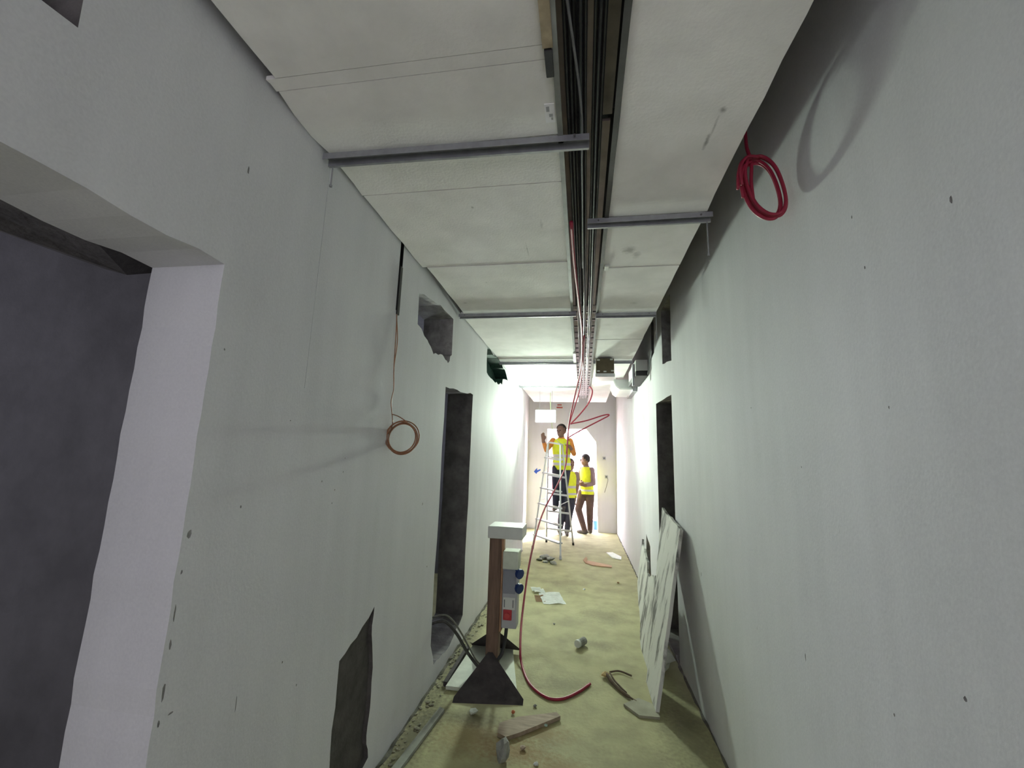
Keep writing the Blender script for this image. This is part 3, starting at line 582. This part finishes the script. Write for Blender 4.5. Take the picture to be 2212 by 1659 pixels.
def person(label, J, yaw, headyaw, shirt, trousers, vestname, bands, sleeve, s=1.0, hairlow=.3, cat='person', vest_open=False):
    """J: joints in world space. yaw turns the chest (0 = faces +Y), headyaw the face."""
    V = {k: Vector(v) for k, v in J.items()}
    T = thing('person', (V['pelvis'].x, V['pelvis'].y, min(V['la'].z, V['ra'].z) - .07*s), label, cat)
    bm = B(); p, ch, nk, hd = V['pelvis'], V['chest'], V['neck'], V['head']
    loft(bm, [(p - Vector((0, 0, .09*s)), .13*s, .105*s), (p, .165*s, .12*s), (p.lerp(ch, .4), .145*s, .105*s), (p.lerp(ch, .8), .165*s, .115*s), (ch, .175*s, .118*s), (ch.lerp(nk, .5), .15*s, .095*s), (ch.lerp(nk, .9), .075*s, .07*s)], yaw)
    limb(bm, [ch.lerp(nk, .7), nk, hd - Vector((0, 0, .05*s))], [.066*s, .060*s, .058*s])
    f = Vector((-math.sin(headyaw), math.cos(headyaw), 0)); sd = Vector((math.cos(headyaw), math.sin(headyaw), 0))
    ball(bm, hd + Vector((0, 0, .022*s)) - f*.008*s, .110*s, .84, .96, 1.0)
    ball(bm, hd - Vector((0, 0, .045*s)) + f*.026*s, .070*s, .95, .95, 1.05)
    ball(bm, hd + f*.103*s - Vector((0, 0, .012*s)), .016*s, .8, 1, 1.7)
    ball(bm, hd + f*.083*s - Vector((0, 0, .058*s)), .017*s, 1.3, 1, .6)
    ball(bm, hd + f*.082*s + Vector((0, 0, .018*s)), .030*s, 1.4, .8, .4)
    for e in (-1, 1): ball(bm, hd + sd*e*.092*s - Vector((0, 0, .005*s)), .022*s, .5, .9, 1.3)
    for a in 'lr':
        limb(bm, [V[a+'s'], V[a+'e'], V[a+'w']], [.062*s, .048*s, .034*s])
        hand(bm, V[a+'w'], V[a+'h'] - V[a+'w'], V[a+'t'], s)
        limb(bm, [V[a+'hip'], V[a+'k'], V[a+'a']], [.100*s, .076*s, .058*s])
        ft = V[a+'a'] + Vector((0, 0, -.035*s)); fd = V[a+'f']
        limb(bm, [ft - fd*.04*s, ft + fd*.08*s, ft + fd*.17*s - Vector((0, 0, .012*s))], [.040*s, .040*s, .030*s])
    me = bpy.data.meshes.new('body_raw'); bm.to_mesh(me); bm.free()
    tmp = bpy.data.objects.new('body_raw', me); COL.objects.link(tmp)
    md = tmp.modifiers.new('r', 'REMESH'); md.mode = 'VOXEL'; md.voxel_size = .0095*s
    ms = tmp.modifiers.new('s', 'SMOOTH'); ms.factor = .5; ms.iterations = 3
    dg = bpy.context.evaluated_depsgraph_get(); dg.update()
    me2 = bpy.data.meshes.new_from_object(tmp.evaluated_get(dg)); bpy.data.objects.remove(tmp); bpy.data.meshes.remove(me)
    me2.name = 'body'; me2.materials.clear()
    for m in (SKIN, shirt, trousers, SHOE): me2.materials.append(m)
    def dseg(q, a, b_):
        t = max(0, min(1, (q-a).dot(b_-a)/max(1e-9, (b_-a).length_squared))); return (q-(a+(b_-a)*t)).length
    segs = [(V['head'], nk, 0), (nk, nk.lerp(ch, .3), 1), (ch, p.lerp(ch, .25), 1), (p, p, 2)]
    for a in 'lr':
        m_ = V[a+'s'].lerp(V[a+'e'], .6)
        segs += [(V[a+'s'], m_, 1), (V[a+'e'], V[a+'e'], 1 if sleeve else 0), (V[a+'e'].lerp(V[a+'w'], .25), V[a+'w'].lerp(V[a+'e'], .25), 1 if sleeve else 0), (V[a+'w'], V[a+'h'], 0), (V[a+'hip'], V[a+'k'], 2), (V[a+'k'], V[a+'a'] + Vector((0, 0, .05)), 2), (V[a+'a'] - Vector((0, 0, .05*s)), V[a+'a'] - Vector((0, 0, .04*s)) + V[a+'f']*.17*s, 3)]
    for pl in me2.polygons:
        q = pl.center; pl.material_index = min(segs, key=lambda g: dseg(q, g[0], g[1]))[2]; pl.use_smooth = True
    b_o = bpy.data.objects.new('body', me2); COL.objects.link(b_o); b_o.parent = T; b_o.location = -T.location
    # hair: inflated cap over the skull, cut by a plane
    bm = B(); c = hd + Vector((0, 0, .03*s)) - f*.012*s; ball(bm, c, .118*s, .87, .97, 1.0)
    kill = [v for v in bm.verts if (v.co-c).dot(f)*.75 - (v.co.z-c.z) > .035*s*hairlow*3]
    bmesh.ops.delete(bm, geom=kill, context='VERTS'); obj('hair', bm, HAIR, T, True)
    # eyes
    for e in (-1, 1):
        bm = B(); ball(bm, hd + f*.094*s + sd*e*.034*s + Vector((0, 0, .008*s)), .011*s); obj('eye', bm, HAIR, T, True)
    # vest
    bm = B(); k = 1.13
    loft(bm, [(p - Vector((0, 0, .06*s)), .165*s*k, .125*s*k), (p + Vector((0, 0, .05*s)), .16*s*k, .12*s*k), (p.lerp(ch, .45), .15*s*k, .113*s*k), (p.lerp(ch, .8), .165*s*k, .118*s*k), (ch, .172*s*k, .12*s*k), (ch.lerp(nk, .45), .165*s*k, .105*s*k), (ch.lerp(nk, .72), .115*s*k, .09*s*k), (ch.lerp(nk, .82), .075*s*k, .078*s*k)], yaw, False)
    obj('safety_vest', bm, vest_mat(vestname, bands), T, True)
    return T
# man standing in the doorway, back towards us, looking left, ankles crossed
person('man in yellow safety vest standing in the doorway, looking left, legs crossed', dict(pelvis=(.095, 9.35, .86), chest=(.10, 9.35, 1.22), neck=(.085, 9.35, 1.39), head=(.062, 9.34, 1.497),
    ls=(.20, 9.24, 1.305), le=(.235, 9.20, 1.03), lw=(.06, 9.12, .985), lh=(-.01, 9.12, 1.0), lt=(0, 0, 1),
    rs=(0, 9.46, 1.305), re=(-.09, 9.42, 1.05), rw=(-.06, 9.22, 1.03), rh=(0, 9.16, 1.04), rt=(0, 0, 1),
    lhip=(.01, 9.36, .82), lk=(-.075, 9.38, .48), la=(.055, 9.30, .075), lf=Vector((-.75, .5, 0)).normalized(),
    rhip=(.165, 9.35, .82), rk=(.16, 9.36, .46), ra=(.165, 9.42, .075), rf=Vector((-.3, .9, 0)).normalized()),
    2.15, 1.35, MAUVE, BROWNT, 'vest_doorway', [(1.0, 1.05), (.86, .90)], True, .97)
# man behind the ladder, further out
person('man in yellow safety vest half hidden behind the ladder, walking on the floor', dict(pelvis=(-.27, 9.0, .80), chest=(-.255, 9.0, 1.13), neck=(-.25, 9.0, 1.29), head=(-.24, 8.99, 1.395),
    ls=(-.40, 9.0, 1.21), le=(-.43, 9.02, .95), lw=(-.40, 9.0, .73), lh=(-.39, 9.0, .65), lt=(0, 1, 0),
    rs=(-.115, 9.0, 1.21), re=(-.10, 9.0, .96), rw=(-.145, 9.02, .74), rh=(-.15, 9.03, .66), rt=(0, 1, 0),
    lhip=(-.35, 9.0, .76), lk=(-.40, 8.96, .42), la=(-.44, 9.05, .075), lf=Vector((.2, -1, 0)).normalized(),
    rhip=(-.20, 9.0, .76), rk=(-.25, 8.97, .42), ra=(-.30, 9.02, .075), rf=Vector((.1, -1, 0)).normalized()),
    math.pi+.3, math.pi+.6, MAUVE, NAVY, 'vest_walker', [(.93, .98), (.80, .84)], False, .94)
# man up on the ladder
person('man in yellow safety vest and dark trousers standing up on the step ladder', dict(pelvis=(-.375, 8.10, 1.37), chest=(-.38, 8.05, 1.74), neck=(-.385, 8.04, 1.91), head=(-.39, 8.02, 2.02),
    ls=(-.54, 8.05, 1.84), le=(-.65, 7.96, 1.66), lw=(-.705, 7.85, 1.82), lh=(-.71, 7.83, 1.89), lt=(1, 0, 0),
    rs=(-.225, 8.05, 1.84), re=(-.15, 7.98, 1.61), rw=(-.205, 7.84, 1.70), rh=(-.235, 7.78, 1.74), rt=(-1, 0, 1),
    lhip=(-.46, 8.09, 1.33), lk=(-.465, 7.97, .99), la=(-.47, 7.99, .665), lf=Vector((-.15, -1, 0)).normalized(),
    rhip=(-.30, 8.09, 1.33), rk=(-.325, 7.95, .99), ra=(-.34, 7.95, .665), rf=Vector((.1, -1, 0)).normalized()),
    math.pi-.2, math.pi-.5, ORANGE, NAVY, 'vest_ladder', [(1.54, 1.59), (1.39, 1.44)], True, .95)

# ------------------------------------------------------------------ far wall details
T = thing('wall_sign', (-.50, 9.59, 2.64), 'small white sign with two red lines high on the far wall', 'sign')
bm = B(); box(bm, (-.585, 9.585, 2.62), (-.43, 9.598, 2.745)); obj('plate', bm, WHITEP, T)
bm = B(); box(bm, (-.56, 9.582, 2.695), (-.46, 9.586, 2.725)); obj('red_line', bm, mat('sign_red', (.45, .12, .10), .7), T)
bm = B(); box(bm, (-.575, 9.582, 2.635), (-.44, 9.586, 2.67)); obj('red_line', bm, MATS['sign_red'], T)
bm = B(); prism(bm, [(-1.06, 9.597, 1.215), (-.985, 9.597, 1.30), (-.99, 9.597, 1.245), (-.91, 9.597, 1.275), (-.91, 9.597, 1.245), (-.985, 9.597, 1.20), (-1.0, 9.597, 1.165)], (0, -.003, 0)); setp(obj('blue_mark', bm, mat('blue_paint', (.03, .09, .45), .8)), 'blue painted arrow mark on the far wall left of the ladder', 'mark')
for z, x in ((1.554, .47), (1.162, .515)):
    T = thing('socket_back_box', (x, 9.59, z-.035), 'dark electrical back box right of the doorway, %s' % ('the upper one' if z > 1.3 else 'the lower one with a dangling wire'), 'electrical box')
    bm = bbox((x-.035, 9.575, z-.035), (x+.035, 9.60, z+.035), .004); obj('box_rim', bm, GREYP, T); bm = B(); box(bm, (x-.02, 9.571, z-.02), (x+.02, 9.576, z+.02)); obj('cavity', bm, DGREYP, T)
    if z < 1.3:
        bm = B(); tube(bm, spline([(x, 9.572, z), (x+.03, 9.55, z-.06), (x+.0, 9.56, z-.2), (x-.04, 9.57, z-.33)], 6), .006, 6); obj('wire', bm, GREYC, T, True)
T = thing('doorway_wires', (.05, 9.75, 1.8), 'thin black wires looping down in the top of the bright doorway', 'wires')
for q in ([(-.08, 9.75, 2.17), (-.085, 9.75, 2.0), (-.05, 9.75, 1.87), (.03, 9.75, 1.81), (.10, 9.75, 1.83)], [(-.06, 9.76, 2.17), (-.06, 9.76, 2.0), (-.02, 9.76, 1.82), (.06, 9.76, 1.75), (.12, 9.76, 1.72)]):
    bm = B(); tube(bm, spline(q, 6), .007, 6); obj('wire', bm, BLACKC, T, True)

# ------------------------------------------------------------------ debris on the floor
def slab(name, poly, z0, t, m, label, cat, group=None):
    bm = B(); prism(bm, [(x, y, z0) for x, y in poly], (0, 0, t)); return setp(obj(name, bm, m), label, cat, group)
slab('plank_offcut', [(-.45, 2.57), (-.40, 2.545), (-.33, 2.60), (-.12, 2.80), (-.145, 2.835), (-.22, 2.80), (-.36, 2.74), (-.455, 2.66)], .002, .02, PALEW, 'raw wooden plank offcut lying in front of the power stand', 'plank')
setp(obj('rubble_lump', rock((-.385, 2.385, 0), .042, 1, (.8, 1.2, 1.1)), STONE), 'grey-green rubble lump on the floor at the bottom edge of the picture', 'rubble')
T = thing('paper_cup', (0, 3.83, 0), 'small crushed grey cup lying alone in the middle of the floor', 'cup')
bm = B(); tube(bm, [(-.025, 3.80, .034), (.0, 3.84, .034), (.022, 3.875, .034)], [.027, .029, .029], 14); obj('cup_body', bm, STONE, T)
bm = B(); tube(bm, [(-.035, 3.785, .036), (-.024, 3.801, .036)], [.029, .030], 14); obj('cup_rim', bm, WHITEP, T)
T = thing('paper_scrap', (-.38, 5.0, 0), 'crumpled white printed paper lying on the floor beyond the socket box', 'paper')
def crumple(poly_w, poly_h, c, seed, amp, rot):
    bm = B(); n = 8; vs = {}
    for i in range(n+1):
        for j in range(n+1):
            x, y = (i/n-.5)*poly_w, (j/n-.5)*poly_h; q = Vector((x*9+seed, y*9, seed)); z = abs(mnoise.noise(q))*amp + .002
            vs[i, j] = bm.verts.new((c[0] + x*math.cos(rot)-y*math.sin(rot) + .01*mnoise.noise(q*2), c[1] + x*math.sin(rot)+y*math.cos(rot), z))
    for i in range(n):
        for j in range(n): bm.faces.new((vs[i, j], vs[i+1, j], vs[i+1, j+1], vs[i, j+1]))
    g = bmesh.ops.solidify(bm, geom=list(bm.faces), thickness=.002); return bm
obj('sheet', crumple(.24, .36, (-.32, 4.98), 1, .035, .25), PAPER, T); obj('torn_corner', crumple(.13, .16, (-.50, 5.2), 2, .06, .5), PAPER, T); obj('card_backing', crumple(.10, .22, (-.45, 4.95), 3, .02, .2), CARD, T)
T = thing('cardboard_scrap', (.22, 6.7, 0), 'torn pinkish cardboard strip on the floor right of the ladder', 'cardboard')
bm = B(); prism(bm, [(.02, 6.90, .003), (.05, 6.72, .003), (.16, 6.60, .003), (.42, 6.56, .003), (.43, 6.66, .003), (.2, 6.80, .003)], (0, 0, .012)); obj('sheet', bm, CARDP, T)
bm = B(); prism(bm, [(.02, 6.90, .015), (.05, 6.72, .015), (.08, 6.76, .05), (.06, 6.88, .06)], (.006, 0, .004)); obj('folded_edge', bm, CARDP, T)
slab('pale_strip', [(.40, 7.55), (.47, 7.2), (.60, 7.1), (.62, 7.3), (.5, 7.6)], .002, .012, PAPER, 'pale flat strip on the floor near the right wall beyond the cardboard', 'scrap')
T = thing('dust_heap', (-.46, 6.75, 0), 'small heap of grey plaster rubble at the near foot of the ladder', 'rubble')
for i, (x, y, s_) in enumerate(((-.56, 6.85, .06), (-.47, 6.72, .05), (-.41, 6.55, .04), (-.62, 6.72, .035), (-.53, 6.6, .03))):
    obj('lump', rock((x, y, 0), s_, 10+i, (1.4, 1.6, .6), 1), STONE, T)
T = thing('dry_twig', (.27, 3.2, 0), 'dark dry stick with a frayed yellowish end on the floor by the leaning board', 'stick')
bm = B(); tube(bm, spline([(.175, 3.36, .025), (.21, 3.27, .018), (.255, 3.19, .014), (.30, 3.13, .012), (.345, 3.08, .010)], 5), [.012]*6+[.010]*10+[.006]*5, 7); obj('stem', bm, BARK, T, True)
bm = B(); tube(bm, spline([(.20, 3.40, .02), (.23, 3.30, .014), (.29, 3.17, .012)], 5), .006, 6); obj('twig', bm, BARK, T, True)
bm = B(); tube(bm, spline([(.20, 3.43, .012), (.27, 3.46, .012), (.35, 3.41, .012)], 5), .006, 6); obj('twig', bm, BARK, T, True)
obj('frayed_end', rock((.165, 3.37, 0), .024, 21, (1.2, 1.3, .7), 1), mat('yellow_straw', (.50, .38, .18), .9), T)
CH = [((-.22, 2.40), .011, WHITEP, 'tiny white chip on the floor at the bottom edge of the picture'), ((-.20, 2.72), .010, mat('green_chip', (.45, .62, .50), .6), 'small pale green chip on the floor beside the plank offcut'),
      ((-.63, 2.74), .022, OFFW, 'pale square tile chip on the floor in front of the stand'), ((-.40, 2.80), .012, mat('orange_chip', (.45, .13, .05), .7), 'small orange scrap at the right corner of the dark front foot'),
      ((-.25, 4.25), .010, STONE, 'small dark crumb on the floor left of the crushed cup'), ((.03, 5.4), .014, PAPER, 'tiny white fleck on the floor right of the crumpled paper'), ((.45, 5.8), .014, CARD, 'small orange-brown crumb on the floor by the right wall'),
      ((-.28, 2.90), .010, STONE, 'small grey crumb inside the curl of the red cable'), ((-.30, 2.50), .014, PALEW, 'small tan wood chip just in front of the plank offcut')]
for i, (p, s_, m_, lb_) in enumerate(CH): setp(obj('floor_chip', rock((p[0], p[1], 0), s_, 50+i, (1.2, 1.2, .7), 1), m_), lb_, 'chip')
# rubble and dust along the foot of the left wall
T = thing('wall_rubble', (-.93, 3, 0), 'line of plaster crumbs and dust along the foot of the left wall', 'rubble')
bm = B(); r = random.Random(31)
for i in range(220):
    y = 2.0 + 4.6*r.random()**1.3; x = XL + .01 + abs(r.gauss(0, .045)); s_ = r.uniform(.003, .010)*(1.6 if r.random() < .12 else 1)
    mtx = Matrix.Translation((x+s_, y, s_*.4)) @ Matrix.Rotation(r.uniform(0, 3), 4, 'Z') @ Matrix.Diagonal((1, r.uniform(1, 2), .5, 1)); bmesh.ops.create_icosphere(bm, subdivisions=1, radius=s_, matrix=mtx)
o = obj('crumbs', bm, mat('plaster_crumbs', (.25, .24, .17), .95, .3, 25), T); o['kind'] = 'stuff'
slab('edge_batten', [(-.93, 1.9), (-.885, 1.9), (-.80, 2.72), (-.835, 2.74)], .002, .018, mat('grey_batten', (.27, .28, .24), .85, .2, 10), 'long thin grey batten on the floor along the left wall, near corner', 'batten')

# ------------------------------------------------------------------ outside, seen through the doorway
bm = B(); box(bm, (-12, YE+.2, -.12), (12, 40, -.02)); yard = struct('floor_outside', bm, mat('outside_sand', (.62, .55, .50), .9, .08, 4))
PAVE = mat('pinkish_paver', (.60, .42, .36), .9, .15, 3)
me0 = None
for j in range(9):
    for i in range(9):
        x = -1.0 + i*.21 + (.105 if j % 2 else 0); y = YE+.21 + j*.115
        if me0 is None:
            pv = obj('paver', bbox((0, 0, -.04), (.20, .105, -.002), .004, 1), PAVE, yard); me0 = pv.data
        else:
            pv = bpy.data.objects.new('paver', me0); COL.objects.link(pv); pv.parent = yard
        pv.location = (x, y, RND.uniform(-.003, .003))
T = thing('scaffold_frame', (-.82, 11, -.02), 'red and white scaffold frame standing outside at the left of the doorway', 'scaffold')
bm = B(); cyl(bm, (-.85, 11, -.02), (-.85, 11, 2.0), .022, 10); obj('upright', bm, mat('scaffold_red', (.50, .10, .09), .6), T)
bm = B(); cyl(bm, (-.74, 11, -.02), (-.74, 11, 2.0), .022, 10); obj('upright', bm, mat('scaffold_red', (.5, .1, .09)), T)
for z in (.5, 1.0, 1.5, 1.9):
    bm = B(); cyl(bm, (-.85, 11, z), (-.74, 11, z), .016, 8); obj('crossbar', bm, MATS['scaffold_red'], T)
T = thing('blue_sign', (.33, 12, -.02), 'pale blue panel on a post outside the doorway on the right', 'sign')
bm = B(); box(bm, (.285, 12, 1.80), (.40, 12.02, 1.98)); obj('panel', bm, mat('sign_blue', (.10, .30, .60), .6), T); bm = B(); box(bm, (.285, 12, 1.60), (.40, 12.02, 1.77)); obj('panel', bm, MATS['sign_blue'], T)
bm = B(); cyl(bm, (.39, 12.04, -.02), (.39, 12.04, 2.0), .018, 8); obj('post', bm, GALV, T)
T = thing('blue_bucket', (.31, 9.98, -.02), 'blue plastic bucket outside at the right foot of the doorway', 'bucket')
bm = B(); tube(bm, [(.31, 9.98, .0), (.31, 9.98, .19)], [.055, .075], 16); obj('tub', bm, mat('bucket_blue', (.03, .14, .55), .5), T)
bm = B(); tube(bm, [(.31+.078*math.cos(a), 9.98+.078*math.sin(a), .185) for a in (2*math.pi*k/20 for k in range(20))], .006, 6, True); obj('rim', bm, MATS['bucket_blue'], T, True)
for i, (x, z, lb_) in enumerate(((-.72, .37, 'upper grey-brown cement sack piled outside behind the ladder'), (-.70, 0.0, 'lower grey-brown cement sack piled outside behind the ladder'))):
    bm = rock((x, 10.35, z-.02), .16, 70+i, (1.25, 1.3, .95), 3); T = thing('cement_sack', (x, 10.35, z-.02), lb_, 'sack'); obj('sack_body', bm, mat('sack_paper', (.28, .24, .23), .9, .15, 10), T, True)
    bm = B(); tube(bm, [(x-.17, 10.3, z+.1), (x-.22, 10.29, z+.11)], [.03, .05], 8); obj('sack_neck', bm, MATS['sack_paper'], T)
setp(obj('blue_bundle', rock((-.72, 10.05, -.02), .07, 77, (1.2, 1.1, .9)), mat('bundle_blue', (.10, .22, .60), .7, .3, 10, col2=(.7, .7, .75))), 'crumpled blue and white bundle on the ground outside, left of the boots', 'bundle')
bm = B(); box(bm, (-8, 26, 0), (8, 26.3, 4.5)); struct('wall_outside', bm, mat('outside_render', (.75, .72, .72), .9, .05, 2))
